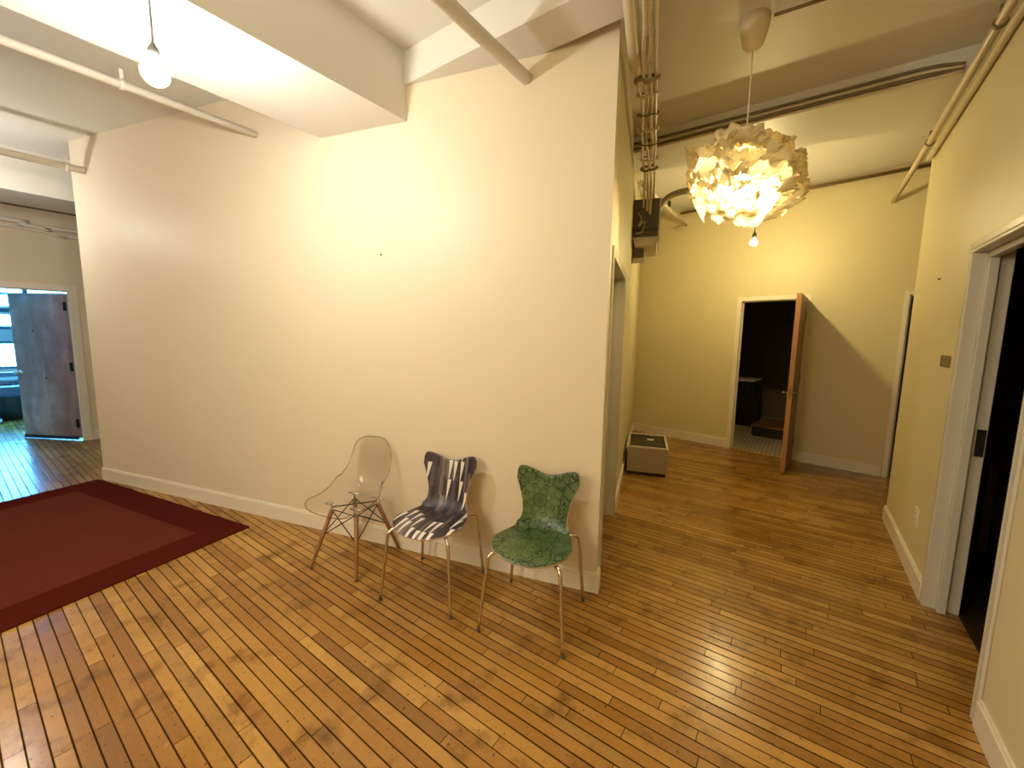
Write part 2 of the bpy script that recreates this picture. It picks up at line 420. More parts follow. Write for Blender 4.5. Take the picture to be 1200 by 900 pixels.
# partition and hall
wall('wall_middle',C,L,npd,ZW)
hs0,hs1,hh=(1.500-1.417)*S/q.y,(2.120-1.417)*S/q.y,1.296*S
wall('wall_hall_left',C,D,nq,ZW,[(hs0-.018,hs1+.018,hh+.018)],mat='hallwall',start=.095)
door_frame('trim_5',C,q,nq,hs0,hs1,hh,'pale metal frame of the door nearest the partition corner',cw=.055)
E_=L+q*3.2*S
wall('wall_side',L,E_,-nq,ZW,mat='wall')
B0=D-bdir*3.0; B1=D+bdir*5.0
so=3.0
def sb(x): return so+(x*S-D.x)/bdir.x
bs0,bs1,bh=sb(-.472),sb(-.018),1.322*S
cs0,cs1,ch=sb(.574),sb(1.04),1.322*S
wall('wall_back',B0,B1,nb,ZW,[(bs0-.018,bs1+.018,bh+.018),(cs0-.018,cs1+.018,ch+.018)],mat='hallwall')
door_frame('trim_6',B0,bdir,nb,bs0,bs1,bh,'pale frame of the bathroom doorway',cw=.055,mat='trim')
door_frame('trim_7',B0,bdir,nb,cs0,cs1,ch,'frame of the doorway half hidden by the right wall',cw=.042,mat='trim')
# right wall
R0=V2(.4525,-2.15); R1=V2(.4525,3.02); ry=Vector((0,1)); rx=Vector((-1,0))
def sr(y): return (y+2.15)*S
rs0,rs1,rh=sr(1.525),sr(2.088),1.304*S
wall('wall_right',R0,R1,rx,ZW,[(rs0-.018,rs1+.018,rh+.018)],mat='hallwall',t=.14)
door_frame('trim_8',R0,ry,rx,rs0,rs1,rh,'pale metal frame of the dark doorway on the right',cw=.055,t=.14,stop=(.045,.085),sd=.032)
wall('wall_hall_end',V2(.4525+.14/1.55,3.02),V2(2.2,3.02),Vector((0,1)),ZW,mat='hallwall',t=.12)
# left wall
W0=V2(-5.16,-2.15); W1=V2(-5.16,5.2)
ls0,ls1,lh=sr(.115),sr(.690),1.308*S
wall('wall_left',W0,W1,Vector((1,0)),ZW,[(ls0-.018,ls1+.018,lh+.018)])
door_frame('trim_9',W0,ry,Vector((1,0)),ls0,ls1,lh,'cream frame of the doorway to the bright room',cw=.075,mat='trim')
# walls the photo does not show, closing the place
wall('wall_front',V2(-8.6,-2.1),V2(2.9,-2.1),Vector((0,1)),ZW)
wall('wall_corridor_end',V2(-5.16,3.6),V2(-3.0,3.6),Vector((0,-1)),ZW)
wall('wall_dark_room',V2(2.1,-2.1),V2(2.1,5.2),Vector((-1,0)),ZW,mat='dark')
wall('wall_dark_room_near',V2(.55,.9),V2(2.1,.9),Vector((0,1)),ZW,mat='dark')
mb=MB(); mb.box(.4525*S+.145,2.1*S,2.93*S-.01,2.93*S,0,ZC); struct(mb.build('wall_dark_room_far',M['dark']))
struct(MB().box(.4525*S+.14,2.1*S,.9*S,2.92*S,.001,.004).build('floor.001',paint('shaded_floor',(.035,.020,.010),.5)),'floor of the unlit room on the right, shade in its colour')  # thin sheet over the boards, its dark colour stands for missing light
# baseboards
baseboard('baseboard_middle',C,pdir,npd,0,(L-C).length,'cream baseboard of the big partition')
baseboard('baseboard_hall_left',C,q,nq,-.016,hs0-.057,'short baseboard at the partition corner')
baseboard('baseboard_hall_left_far',C,q,nq,hs1+.057,(D-C).length,'baseboard of the hall left wall')
baseboard('baseboard_back_left',B0,bdir,nb,so,bs0-.057,'baseboard left of the bathroom door')
baseboard('baseboard_back_right',B0,bdir,nb,bs1+.057,cs0-.057,'baseboard right of the bathroom door')
baseboard('baseboard_right_far',R0,ry,rx,rs1+.057,sr(3.02),'baseboard beyond the dark doorway')
baseboard('baseboard_right_near',R0,ry,rx,0,rs0-.057,'baseboard before the dark doorway')
baseboard('baseboard_left',W0,ry,Vector((1,0)),ls1+.077,sr(3.0),'baseboard of the left wall')

# ------------------------------------------------------------------ doors
def hinge(mb_parent,x,z,side): return None
def lever(parent,x,y0,y1,z,dirx):
    for y,s in ((y0,-1),(y1,1)):
        mb=MB(); Mr=Matrix.Translation((x,y,z))@Matrix.Rotation(math.pi/2*s*-1,4,'X')
        mb.lathe([(.026,0),(.026,.008),(.012,.010),(.010,.045)],18,M=Mr)
        mb.tube([(x,y+s*.045,z),(x+dirx*.03,y+s*.05,z),(x+dirx*.11,y+s*.048,z)],.009,10)
        o=mb.build('door_handle',M['chrome'],parent); o['label']='bright lever handle'
# bathroom door, open into the hall
hp=Vector((-.018*S+.02,4.050*S,0)); fp=Vector((-.040*S,3.571*S,0))
dd=(fp-hp); ang=math.atan2(dd.y,dd.x); dl=dd.length
d2=thing('door_2','orange wood edged door standing open from the bathroom doorway','door',hp,ang); d2['kind']='structure'
mb=MB(); mb.box(0,dl,-.045,0,.012,1.325*S); mb.build('door_leaf',M['doorface'],d2,.002)  # leaf face darker than its edge: shadow put into the wood colour
mb=MB(); mb.box(dl,dl+.006,-.046,.001,.012,1.325*S); o=mb.build('edge_strip',M['dooredge'],d2); o['label']='orange wood lock edge'
lever(d2,dl-.065,-.045,0,.94,-1)
for z in (.25,1.05,1.83):
    mb=MB(); mb.tube([(-.004,.010,z-.05),(-.004,.010,z+.05)],.008,10); mb.box(-.002,.035,0,.004,z-.05,z+.05); mb.build('hinge',M['blackwire'],d2)
mb=MB(); mb.box(dl+.006,dl+.0075,-.034,-.011,.89,.99); mb.build('lock_plate',M['brown'],d2)
# left room door
hp=Vector((-5.16*S-.075,.684*S-.012,0)); ang=math.atan2(-.275,-.480)
d1=thing('door_1','grey mottled door swung open into the bright room on the left','door',hp,ang); d1['kind']='structure'
mb=MB(); mb.box(.012,.865,-.02,.02,.03,1.292*S); mb.build('door_leaf',M['mottled'],d1,.002)
mb=MB(); mb.box(.012,.865,.02,.028,.012,.055); o=mb.build('bottom_strip',M['black'],d1)  # dark strip along the bottom of the leaf
for z in (.24,1.02,1.83):
    mb=MB(); mb.tube([(.0,.024,z-.06),(.0,.024,z+.06)],.012,10); mb.box(-.012,.035,.018,.024,z-.055,z+.055); mb.build('hinge',M['blackwire'],d1)
mb=MB(); Mr=Matrix.Translation((.80,.02,.93))@Matrix.Rotation(-math.pi/2,4,'X'); mb.lathe([(.03,0),(.03,.008),(.011,.012),(.011,.035),(.026,.045),(.028,.06),(.018,.07)],18,M=Mr)
mb.build('door_knob',M['steel'],d1)
mb=MB()
for z,x in ((1.50,.54),(.86,.42)):
    Mr=Matrix.Translation((x,.02,z))@Matrix.Rotation(-math.pi/2,4,'X'); mb.lathe([(.014,0),(.014,.003),(.007,.005)],14,M=Mr)
mb.build('lock_hole',M['black'],d1)
# strike plate on the right hand frame
mb=MB(); mb.box(.4525*S+.103,.4525*S+.138,2.088*S-.003,2.088*S-.0005,.93,1.08)
o=mb.build('strike_plate',M['black']); tag(o,'dark strike plate on the jamb of the dark doorway','lock plate')

# ------------------------------------------------------------------ rug
ra=math.atan2(-.197,-.979); w_,l_,b_=2.38,3.5,.25
o=MB()
nx,ny=24,34
rc=Vector((-2.23*S,.844*S,0))
mb=MB(); mb.box(0,w_,0,l_,0,.011)
o=mb.build('rug',rug_mat(w_,l_,b_),None,.004,loc=rc,rotz=ra)
tag(o,'dark red rug with a deeper red border on the floor by the partition','rug')

# ------------------------------------------------------------------ shell chairs with four steel legs
def shell_chair(name,label,mat,loc,rotz,vflip=False):
    t=thing(name,label,'chair',(loc[0],loc[1],0),rotz)
    prof=[(-.235,.418),(-.215,.432),(-.185,.4405),(-.14,.445),(-.09,.446),(-.04,.444),(.01,.440),(.06,.437),(.10,.438),(.132,.445),(.155,.459),(.172,.480),(.183,.508),(.191,.54),(.199,.58),(.207,.62),(.214,.66),(.220,.70),(.226,.74),(.232,.785)]
    hw=  [.215,.217,.219,.221,.221,.217,.206,.190,.172,.155,.144,.138,.135,.136,.143,.155,.170,.186,.199,.205]
    P=[Vector((0,a,b)) for a,b in prof]; n=len(P)
    arc=[0]
    for i in range(1,n): arc.append(arc[-1]+(P[i]-P[i-1]).length)
    def at(s):
        s=max(0,min(arc[-1],s))
        for i in range(n-1):
            if s<=arc[i+1]+1e-9:
                k=(s-arc[i])/(arc[i+1]-arc[i]); return P[i].lerp(P[i+1],k),hw[i]*(1-k)+hw[i+1]*k,(P[i+1]-P[i]).normalized()
        return P[-1],hw[-1],(P[-1]-P[-2]).normalized()
    NU,NV=28,44; Ltot=arc[-1]; mb=MB(); uvs=[]
    for j in range(NV+1):
        for i in range(NU+1):
            u=-1+2*i/NU; a=abs(u)
            sf=.175*(1-(max(0,1-a**2.3))**.5)                         # rounded front lip
            # ears: dip in the middle, tips near the sides, corners rounded away
            st=Ltot-.048+.040*math.sin(min(1,a/.80)*math.pi/2)**2.2-(.075*((a-.80)/.20)**2.4 if a>.80 else 0)
            s=sf+(st-sf)*j/NV
            p,h,tg=at(s)
            x=u*h; nrm=Vector((0,-tg.z,tg.y))
            k=s/Ltot
            dish=(.030 if k>.5 else .012)*(a**2)*(1 if k>.5 else -1.0*0+.6)
            v=p+Vector((x,0,0))+nrm*dish
            if k<.22: v.z-=.012*(1-k/.22)*a*a
            mb.v.append(tuple(v)); uvs.append((x,s))
    for j in range(NV):
        for i in range(NU):
            b=j*(NU+1)+i; mb.face((b,b+1,b+NU+2,b+NU+1),0,True)
    o=mb.build('seat_shell',[M[mat],M['ply']],t)
    ul=o.data.uv_layers.new(name='UVMap')
    for lp in o.data.loops: ul.data[lp.index].uv=uvs[lp.vertex_index]
    so_=o.modifiers.new('thick','SOLIDIFY'); so_.thickness=.010; so_.offset=-1; so_.material_offset_rim=1; so_.material_offset=1; so_.use_rim=True
    bv=o.modifiers.new('bevel','BEVEL'); bv.width=.002; bv.segments=1; bv.limit_method='ANGLE'; bv.angle_limit=math.radians(60)
    for sx in (-1,1):
        for sy in (-1,1):
            by=-.235 if sy<0 else .225
            pts=[(sx*.03,sy*.05,.424),(sx*.12,sy*.13,.424),(sx*.165,sy*.168,.421),(sx*.186,sy*.188,.408),(sx*.194,sy*.196,.385),(sx*.203,sy*.205,.30),(sx*.228,by,.008)]
            mb=MB(); mb.tube(smooth_path(pts,6),.0095,12); lg=mb.build('leg',M['chrome'],t)
            mb=MB(); mb.lathe([(.0095,0),(.0108,.003),(.0108,.010),(.0100,.013)],14,(sx*.228,by,0)); mb.build('foot_cap',M['panelbox'],lg)
    mb=MB(); mb.lathe([(.075,.412),(.085,.418),(.085,.428)],24); mb.build('mounting_plate',M['blackwire'],t)
    return t
shell_chair('shell_chair','green chair with a dark flower pattern beside the partition corner','green',(-.712*S,1.160*S),math.radians(13.5))
shell_chair('shell_chair.001','chair patterned in black, grey, purple and white stripes','stripe',(-1.121*S,1.069*S),math.radians(16.5))

# ------------------------------------------------------------------ clear shell chair on wooden dowel legs
def clear_chair(loc,rotz):
    t=thing('clear_chair','transparent moulded shell chair on wooden dowel legs','chair',(loc[0],loc[1],0),rotz)
    prof=[(-.235,.405),(-.225,.428),(-.20,.440),(-.15,.440),(-.09,.432),(-.03,.425),(.03,.422),(.08,.428),(.12,.442),(.15,.466),(.172,.50),(.187,.545),(.198,.60),(.206,.66),(.213,.72),(.219,.77),(.224,.808),(.229,.822)]
    hw=[.205,.222,.231,.236,.238,.238,.236,.232,.227,.221,.215,.207,.197,.185,.175,.165,.152,.138]
    P=[Vector((0,a,b)) for a,b in prof]; n=len(P); arc=[0]
    for i in range(1,n): arc.append(arc[-1]+(P[i]-P[i-1]).length)
    def at(s):
        s=max(0,min(arc[-1],s))
        for i in range(n-1):
            if s<=arc[i+1]+1e-9:
                k=(s-arc[i])/(arc[i+1]-arc[i]); return P[i].lerp(P[i+1],k),hw[i]*(1-k)+hw[i+1]*k,(P[i+1]-P[i]).normalized()
        return P[-1],hw[-1],(P[-1]-P[-2]).normalized()
    NU,NV=28,44; Lt=arc[-1]; mb=MB()
    for j in range(NV+1):
        for i in range(NU+1):
            u=-1+2*i/NU; a=abs(u)
            sf=.07*(1-(max(0,1-a**3))**.5); st=Lt-.085*(1-(max(0,1-a**3.2))**.5)
            s=sf+(st-sf)*j/NV; p,h,tg=at(s); k=s/Lt
            side=math.exp(-((k-.50)/.20)**2)                           # sides curl up and forward around the bend
            up=a**2.4*(.022+.105*side); wr=1-.10*side*a**3
            nrm=Vector((0,-tg.z,tg.y))
            nrm=(nrm+Vector((0,-.25,.35))*side).normalized()
            v=p+Vector((u*h*wr*.94,-.012,0))+nrm*up
            mb.v.append((v.x,v.y,v.z*.985 if v.z>.45 else v.z))
    rim=[]
    for j in range(NV):
        for i in range(NU):
            b=j*(NU+1)+i; mb.face((b,b+1,b+NU+2,b+NU+1),0,True)
    rim=[i for i in range(NU+1)]+[j*(NU+1)+NU for j in range(1,NV+1)]+[NV*(NU+1)+i for i in range(NU-1,-1,-1)]+[j*(NU+1) for j in range(NV-1,0,-1)]
    rp=[mb.v[i] for i in rim]
    sh=mb.build('seat_shell',M['clear'],t)
    sb_=sh.modifiers.new('sub','SUBSURF'); sb_.levels=1; sb_.render_levels=1
    mb=MB(); mb.tube(rp,.0045,8,closed=True); o=mb.build('rolled_rim',M['clearrim'],sh)
    tops={}
    for sx in (-1,1):
        for sy in (-1,1):
            a=Vector((sx*.105,sy*.105,.365)); b=Vector((sx*.190,sy*.215,.0))
            mb=MB(); mb.tube([b,b.lerp(a,.06),b.lerp(a,.5),a],[.0095,.0105,.0135,.0155],14); lg=mb.build('leg',M['oak'],t)
            tops[sx,sy]=(a,b)
            mb=MB(); mb.tube([a-Vector((0,0,.01)),a+Vector((0,0,.05))],[.011,.008],10); mb.tube([a+Vector((-.05,0,.045)),a+Vector((.05,0,.045))],.007,8); mb.lathe([(.018,.045),(.018,.056)],14,(a.x,a.y,.365)); mb.build('bracket',M['steel'],lg)
    # crossing wire braces
    pr=[((-1,-1),(1,-1)),((1,-1),(1,1)),((1,1),(-1,1)),((-1,1),(-1,-1))]
    for A_,B_ in pr:
        a,b=tops[A_]; c,d=tops[B_]
        for (p1,p2) in ((a.lerp(b,.42),c+Vector((0,0,.012))),(c.lerp(d,.42),a+Vector((0,0,.012)))):
            mb=MB(); mb.tube([p1,p2],.0035,8); mb.build('wire_brace',M['blackwire'],t)
    mb=MB()
    mb.tube([(-.105,-.105,.392),(.105,.105,.392)],.005,8); mb.tube([(.105,-.105,.394),(-.105,.105,.394)],.005,8); mb.build('under_frame',M['blackwire'],t)
    return t
clear_chair((-2.393,1.551),math.radians(13.7))

# ------------------------------------------------------------------ lamps
def bulb_mesh(parent,z,mat,r=.033,c=(0,0)):
    mb=MB(); prof=[]
    for k in range(15):
        a=math.pi*k/14
        rr=r*math.sin(a); zz=-r*math.cos(a)
        prof.append((max(rr,.002),zz))
    prof=[(x,z_) if z_<r*.55 else (max(x,.014),z_) for x,z_ in prof]; prof.append((.014,r*1.25))
    mb.lathe(prof,20,(c[0],c[1],z)); return mb.build('bulb',M[mat],parent)
def bare_bulb(name,label,x,y,z,ztop,mat,cordm,br=.048,group='bare bulbs hanging on cords'):
    t=thing(name,label,'lamp',(x,y,ztop),0,group)
    h=z-ztop
    mb=MB(); mb.tube([(0,0,h+.11),(.001,0,h*.5),(0,0,-.012)],.0045,8); mb.build('cord',M[cordm],t)
    mb=MB(); mb.lathe([(.045,-.022),(.05,-.016),(.05,0)],20); mb.build('ceiling_rose',M['pipe'],t)
    mb=MB(); mb.lathe([(.021,h+.036),(.023,h+.045),(.020,h+.085),(.010,h+.105),(.006,h+.115)],16); mb.build('socket',M['cord'],t)
    b=bulb_mesh(t,h,mat,br); return t
bare_bulb('bare_bulb','bare white bulb on a grey cord under the deep beam',-1.448*S,.395*S,1.668*S,1.861*S,'bulb_white','cord')
bare_bulb('bare_bulb.001','bare white bulb on a cord in front of the left wall beam',-3.75*S,.03*S,1.70*S,ZC,'bulb_far','cord')
bare_bulb('bare_bulb.002','small bare bulb hanging behind the paper lamp near the bathroom door',-.345*S,3.384*S,1.668*S,ZC2,'bulb_warm','cord',.034)

def paper_lamp(x,y):
    t=thing('paper_pendant_lamp','large crumpled white paper pendant lamp in the hall','lamp',(x,y,ZC))
    zc=1.575*S-ZC
    mb=MB(); mb.lathe([(.012,-.165),(.030,-.160),(.052,-.135),(.070,-.06),(.078,0)],28); mb.build('ceiling_canopy',M['cordtan'],t)
    mb=MB(); mb.tube([(0,0,-.165),(.002,.001,-.4),(0,0,zc+.12)],.004,8); mb.build('cord',M['cordtan'],t)
    mb=MB(); mb.lathe([(.022,zc+.05),(.022,zc+.12),(.010,zc+.14)],16); mb.build('socket',M['plate'],t)
    bulb_mesh(t,zc-.035,'bulb_lamp',.07)
    rnd=random.Random(11)
    # loose sheets of crumpled tissue, tier over tier like petals
    tilt=Matrix.Rotation(math.radians(9),4,Vector((math.sin(.6),math.cos(.6),0)))
    tilt=Matrix.Rotation(math.radians(-22),4,Vector((.579,-.815,0)))
    def sheet(r0,r1,z0,z1,ruff,seed,nth=170,nt=14,mat='paper'):
        mb=MB()
        for j in range(nt+1):
            k=j/nt
            for i in range(nth):
                th=2*math.pi*i/nth
                c,s=math.cos(th),math.sin(th)
                n1=noise.noise(Vector((c*1.7+seed,s*1.7,k*1.3+seed*.7))); n2=noise.noise(Vector((c*4.2+seed*2,s*4.2,k*3.5))); n3=1-2*abs(noise.noise(Vector((c*8-seed,s*8,k*9))))-.6
                r=r0+(r1-r0)*math.sin(k*math.pi/2)
                r*=1+ruff*(.25+k)*(.85*n1+.50*n2)+.13*n3*(.3+k)
                z=z0+(z1-z0)*(k**1.5)+ruff*(.10+.32*k)*(n1*.42+n2*.42+n3*.22)
                p=Vector((r*c,r*s,z)); p=tilt@p
                mb.v.append((p.x,p.y,p.z+zc))
        for j in range(nt):
            for i in range(nth):
                i2=(i+1)%nth; mb.face((j*nth+i,j*nth+i2,(j+1)*nth+i2,(j+1)*nth+i),0,True)
        return mb.build('paper_sheet',M[mat],t)
    sheet(.02,.20,.185,.105,.30,1.3,mat='paper_top')
    sheet(.012,.24,.165,.085,.28,31.3,mat='paper_top')
    sheet(.06,.285,.155,.050,.30,5.1)
    sheet(.10,.30,.125,.010,.30,44.6)
    sheet(.14,.315,.095,-.025,.30,9.7)
    sheet(.17,.285,.035,-.100,.32,14.2)
    sheet(.13,.205,-.04,-.165,.34,21.9)
    return t
px,py=-.235*S,1.779*S
paper_lamp(px,py)
# conduit feeding the canopy
o=MB().tube([(px+.088,py+.005,ZC-.014),(px+.45,py+.04,ZC-.012),(px+1.15,py+.10,ZC-.012)],.009,8).build('canopy_conduit',M['conduit_dark'])
tag(o,'thin brown conduit on the ceiling running to the paper lamp canopy','conduit')

# ------------------------------------------------------------------ pipes and conduits
def pipe(name,label,pts,r,mat,clamps=(),smooth=False,group=None,seg=14):
    t=thing(name,label,'pipe',pts[0],0,group); b=Vector(pts[0])
    pp=[Vector(p)-b for p in pts]
    if smooth: pp=smooth_path(pp,6)
    mb=MB(); mb.tube(pp,r,seg); mb.build('pipe_run',M[mat],t)
    for c,ztop in clamps:
        c=Vector(c)-b; mb=MB(); mb.tube([c-Vector((0,.012,0)),c+Vector((0,.012,0))],r*1.3,14)
        mb.box(c.x-.008,c.x+.008,c.y-.008,c.y+.008,c.z+r,min(ztop-b.z,c.z+r+.06))
        mb.build('clamp',M['pipe' if mat=='pipe' else 'conduit_dark'],t)
    return t
pipe('ceiling_pipe','white pipe hung under the ceiling alongside the deep beam',[(-2.222*S,-3.2,1.933*S),(-2.222*S,.976*S,1.933*S)],.024,'pipe',[((-2.222*S,.50*S,1.933*S),ZC)])
pipe('ceiling_pipe.001','white pipe entering the far end of the partition',[(-3.60*S,-3.2,1.936*S),(-3.60*S,.604*S,1.936*S)],.031,'pipe',[((-3.60*S,.53*S,1.936*S),ZC)])
pipe('ceiling_pipe.002','white pipe entering the partition just under the shallow beam',[(-.903*S,-3.2,1.928*S),(-.903*S,1.333*S,1.928*S)],.034,'pipe')
xr=.4525*S-.045
pipe('wall_pipe','long pale pipe along the top of the right wall',[(xr,-3.0,2.045*S),(xr,1.2*S,2.045*S),(xr,2.9*S,1.975*S),(xr,3.05*S,1.975*S),(xr+.01,3.985*S,1.975*S)],.022,'pipe_hall',[((xr,2.05*S,2.01*S),ZC),((xr,2.93*S,1.975*S),2.03*S)])
pipe('wall_pipe.001','second pale pipe tight against the right wall under the ceiling',[(.4525*S-.024,-3.0,1.995*S),(.4525*S-.024,1.2*S,1.995*S),(.4525*S-.024,2.99*S,1.915*S)],.019,'pipe_hall')
# conduits along the hall beam
yb=2.39*S
for k,(dz,mt) in enumerate(((.062,'conduit_dark'),(.036,'pipe_hall'),(.014,'conduit_dark'),(-.008,'pipe_hall'))):
    pts=[(-1.0*S,yb-.010,2.04*S+dz),(0,yb-.010,2.04*S+dz),(.30*S,yb-.010,2.04*S+dz),(.415*S,yb-.010,2.04*S+dz*.6+(-.004))]
    pipe('beam_conduit' if k==0 else 'beam_conduit.%03d'%k,['dark conduit along the hall beam, topmost of four','pale conduit along the hall beam, second of four','dark conduit along the hall beam, third of four','pale conduit along the hall beam, lowest of four'][k],pts,.010,mt,(),True,'conduits along the hall beam',8)
# conduit on top of the back wall and bend from the panel
ow=lambda x,o: D+bdir*((x*S-D.x)/bdir.x)+nb*o
a=ow(-1.05,.03); b=ow(.62,.03); zt=ZC2-.05
bx=C+q*1.62*S+nq*.14*S
pipe('back_wall_conduit','brown conduit running along the top of the back wall',[(a.x,a.y,zt),(b.x,b.y,zt)],.018,'conduit_dark')
a2=C+q*1.66*S+nq*.12*S
pipe('bent_conduit','dark conduit bending from the electrical box up behind the paper lamp',[(a2.x,a2.y,1.83*S),(-.958*S,3.16*S,1.897*S),(-.93*S,3.16*S,1.9626*S),(-.8835*S,3.17*S,2.009*S),(-.809*S,3.17*S,2.028*S),(-.70*S,3.18*S,2.032*S),(-.56*S,3.19*S,2.032*S),(-.48*S,3.2*S,2.08*S),(-.465*S,3.2*S,2.165*S)],.034,'conduit_dark',(),True)
t=pipe('wall_pipe.002','cream pipe ending at the back wall beside the electrical box',[(-1.0*S,2.90*S,2.05*S),(-1.0*S,4.196*S,2.05*S)],.024,'pipe_hall')
mb=MB(); mb.tube([(0,1.285*S,0),(0,1.285*S,-.02),(-.09*S,1.27*S,-.03*S)],.020,8); o=mb.build('elbow',M['pipe_hall'],t)
mb=MB(); mb.box(-.014,.014,.70*S,.70*S+.03,.02,.10); mb.build('clamp',M['black'],t)
# left wall conduits
xl=-5.16*S+.03
pipe('wall_conduit','thick pale conduit sagging along the top of the left wall',[(xl,-3.0,1.86*S),(xl,.30*S,1.835*S),(xl,.45*S,1.815*S),(xl,.62*S,1.80*S),(xl,.80*S,1.815*S),(xl,3.0*S,1.83*S)],.030,'pipe',(),True)
pipe('wall_conduit.001','thin pale conduit under the thick one on the left wall',[(xl,-3.0,1.80*S),(xl,.30*S,1.785*S),(xl,.70*S,1.752*S),(xl,.82*S,1.76*S),(xl,3.0*S,1.77*S)],.016,'pipe',[((xl,.66*S,1.757*S),1.77*S)],True)
pipe('dark_line','dark line in the angle between left wall and beam',[(xl-.005,-3.0,1.955*S),(xl-.005,3.0*S,1.955*S)],.018,'conduit_dark')  # dark round strip along the left wall behind the beam
# bundle along the hall's left wall
def bq(s,o,z): v=C+q*(s*S)+nq*(o*S); return (v.x,v.y,z*S)
pipe('fat_conduit','fat pale pipe leading the bundle at the top of the partition corner',[bq(-1.6,.047,1.955),bq(-.2,.047,1.955),bq(.06,.049,1.955),bq(.13,.055,1.95)],[.034]*13+[.034,.034,.033,.031,.028,.020],'pipe_hall',(),True)
rnd=random.Random(5)
names=['bundled cable nearest the wall, left of its bundle','cable with loose loops in the middle of the bundle','cable on the hall side of the bundle','thin straight pipe on the outside of the bundle']
for k,(o_,r_,zz) in enumerate(((.060,.010,1.945),(.082,.011,1.94),(.100,.013,1.945),(.118,.012,1.95))):
    pts=[bq(-1.2,o_,zz)]
    s=-.2
    while s<1.15:
        j=.007 if k<3 else .002
        pts.append(bq(s,o_+rnd.uniform(-j,j),zz+rnd.uniform(-j,j))); s+=.13
    if k<3: pts+= [bq(1.22,o_,1.90),bq(1.262,o_,1.80-.02*k)]
    else: pts+=[bq(1.25,o_,1.93),bq(1.33,o_,1.885),bq(1.36,o_,1.868)]
    pipe('cable' if k==0 else 'cable.%03d'%k,names[k],pts,r_,'pipe_hall' if k in (0,3) else 'cable',(),True,'cable bundle along the hall left wall',8)
for k,s in enumerate((.17,.27,.42,.55,.70,.88,1.02)):
    pts=[]
    for i in range(16):
        an=2*math.pi*i/16
        pts.append(bq(s+rnd.uniform(-.012,.012)+.035*math.sin(an),.088+.043*math.cos(an),1.945+.026*math.sin(an)))
    b=Vector(pts[0]); mb=MB(); mb.tube([Vector(p) for p in pts],.006 if k%3 else .010,8,closed=True)
    o=mb.build('tie_wrap' if k==0 else 'tie_wrap.%03d'%k,M['cable' if k%2 else 'conduit_dark'])
    tag(o,'wire wrap round the cable bundle on the hall left wall','cable tie','wire wraps round the bundle')
# electrical box
b0=C+q*1.285*S
t=thing('electrical_box','dark grey electrical box high on the hall left wall','electrical box',(b0.x,b0.y,1.63*S),math.atan2(q.y,q.x))
# local x along wall, local y = -into hall
mb=MB(); mb.box(0,.60,-.155*S,0,0,.232*S); mb.build('box_body',M['panelbox'],t,.004)
mb=MB(); mb.box(-.004,.60,-.155*S-.014,-.155*S,-.03,.232*S); o=mb.build('side_flange',M['rim'],t); o['label']='pale side flange'
mb=MB(); mb.box(-.006,0,-.150*S,-.006,.085,.225*S); o=mb.build('box_cover',M['panelbox'],t,.003)
mb=MB(); mb.box(-.008,.0,-.150*S,-.004,.06,.075); mb.build('latch_bar',M['black'],t)
mb=MB(); mb.hexa([(0.0,-.150*S,-.085),(.58,-.150*S,-.085),(.58,-.03,-.085),(0.0,-.03,-.085),(0,-.155*S,0),(.6,-.155*S,0),(.6,0,0),(0,0,0)]); o=mb.build('wire_trough',M['rim'],t); o['label']='pale trough under the box'
mb=MB(); mb.box(.10,.25,-.075*S,-.004,-.18,-.085); mb.build('junction_box',M['panelbox'],t,.003)
mb=MB(); mb.box(.09,.26,-.080*S,-.003,-.205,-.18); mb.build('junction_lid',M['rim'],t)
mb=MB(); mb.tube(smooth_path([(-.012,-.05,.23),(-.03,-.08,.16),(-.02,-.055,.10),(-.03,-.11,.14),(-.014,-.09,.05),(-.012,-.03,.035)],6),.006,8); o=mb.build('loose_wire',M['cable'],t)

# ------------------------------------------------------------------ wall fittings
def plate(name,label,cat,x,y,z,nv,w,h,mat,detail=None):
    """flat fitting on a wall: nv = horizontal normal out of the wall"""
    ang=math.atan2(nv.y,nv.x)-math.pi/2
    t=thing(name,label,cat,(x,y,z),ang)
    mb=MB(); mb.box(-w/2,w/2,0,.006,-h/2,h/2); mb.build('cover_plate',M[mat],t,.002)
    if detail=='outlet':
        for dz in (-.022,.022):
            mb=MB(); mb.box(-.017,.017,.006,.009,dz-.015,dz+.015); s=mb.build('socket_face',M['trim'],t,.002)
            mb=MB(); mb.box(-.008,-.005,.0088,.0096,dz-.006,dz+.006); mb.box(.005,.008,.0088,.0096,dz-.006,dz+.006); mb.build('slot',M['black'],s)
    if detail=='switch':
        mb=MB(); mb.box(-.006,.006,.006,.016,-.013,.013); mb.build('toggle',M['trim'],t)
    if detail=='blank':
        for dz in (-.02,.02): 
            mb=MB(); Mr=Matrix.Translation((.015,.006,dz))@Matrix.Rotation(-math.pi/2,4,'X'); mb.lathe([(.004,0),(.004,.002)],10,M=Mr); mb.build('screw',M['steel'],t)
    return t
plate('outlet','ivory wall outlet above the baseboard beyond the dark doorway','outlet',.4525*S,2.36*S,.258*S,rx,.105,.115,'plate','outlet')
plate('cover_plate','wide brown cover plate on the right wall beside the dark doorway','cover plate',.4525*S,2.258*S,.925*S,rx,.20,.068,'brown','blank')
v=C+q*(.80*S); plate('light_switch','pale light switch on the hall left wall beyond its door','switch',v.x,v.y,.93*S,nq,.072,.115,'plate','switch')
v=C+q*(.86*S); plate('outlet.001','pale outlet low on the hall left wall beside the storage box','outlet',v.x,v.y,.235*S,nq,.072,.115,'plate','outlet')
def nail(x,y,z,nv,label,k):
    mb=MB(); n3=Vector((nv.x,nv.y,0)); p=Vector((x,y,z)); mb.tube([p,p+n3*.012],.005,8); tag(mb.build('nail' if k==0 else 'nail.%03d'%k,M['black']),label,'nail')
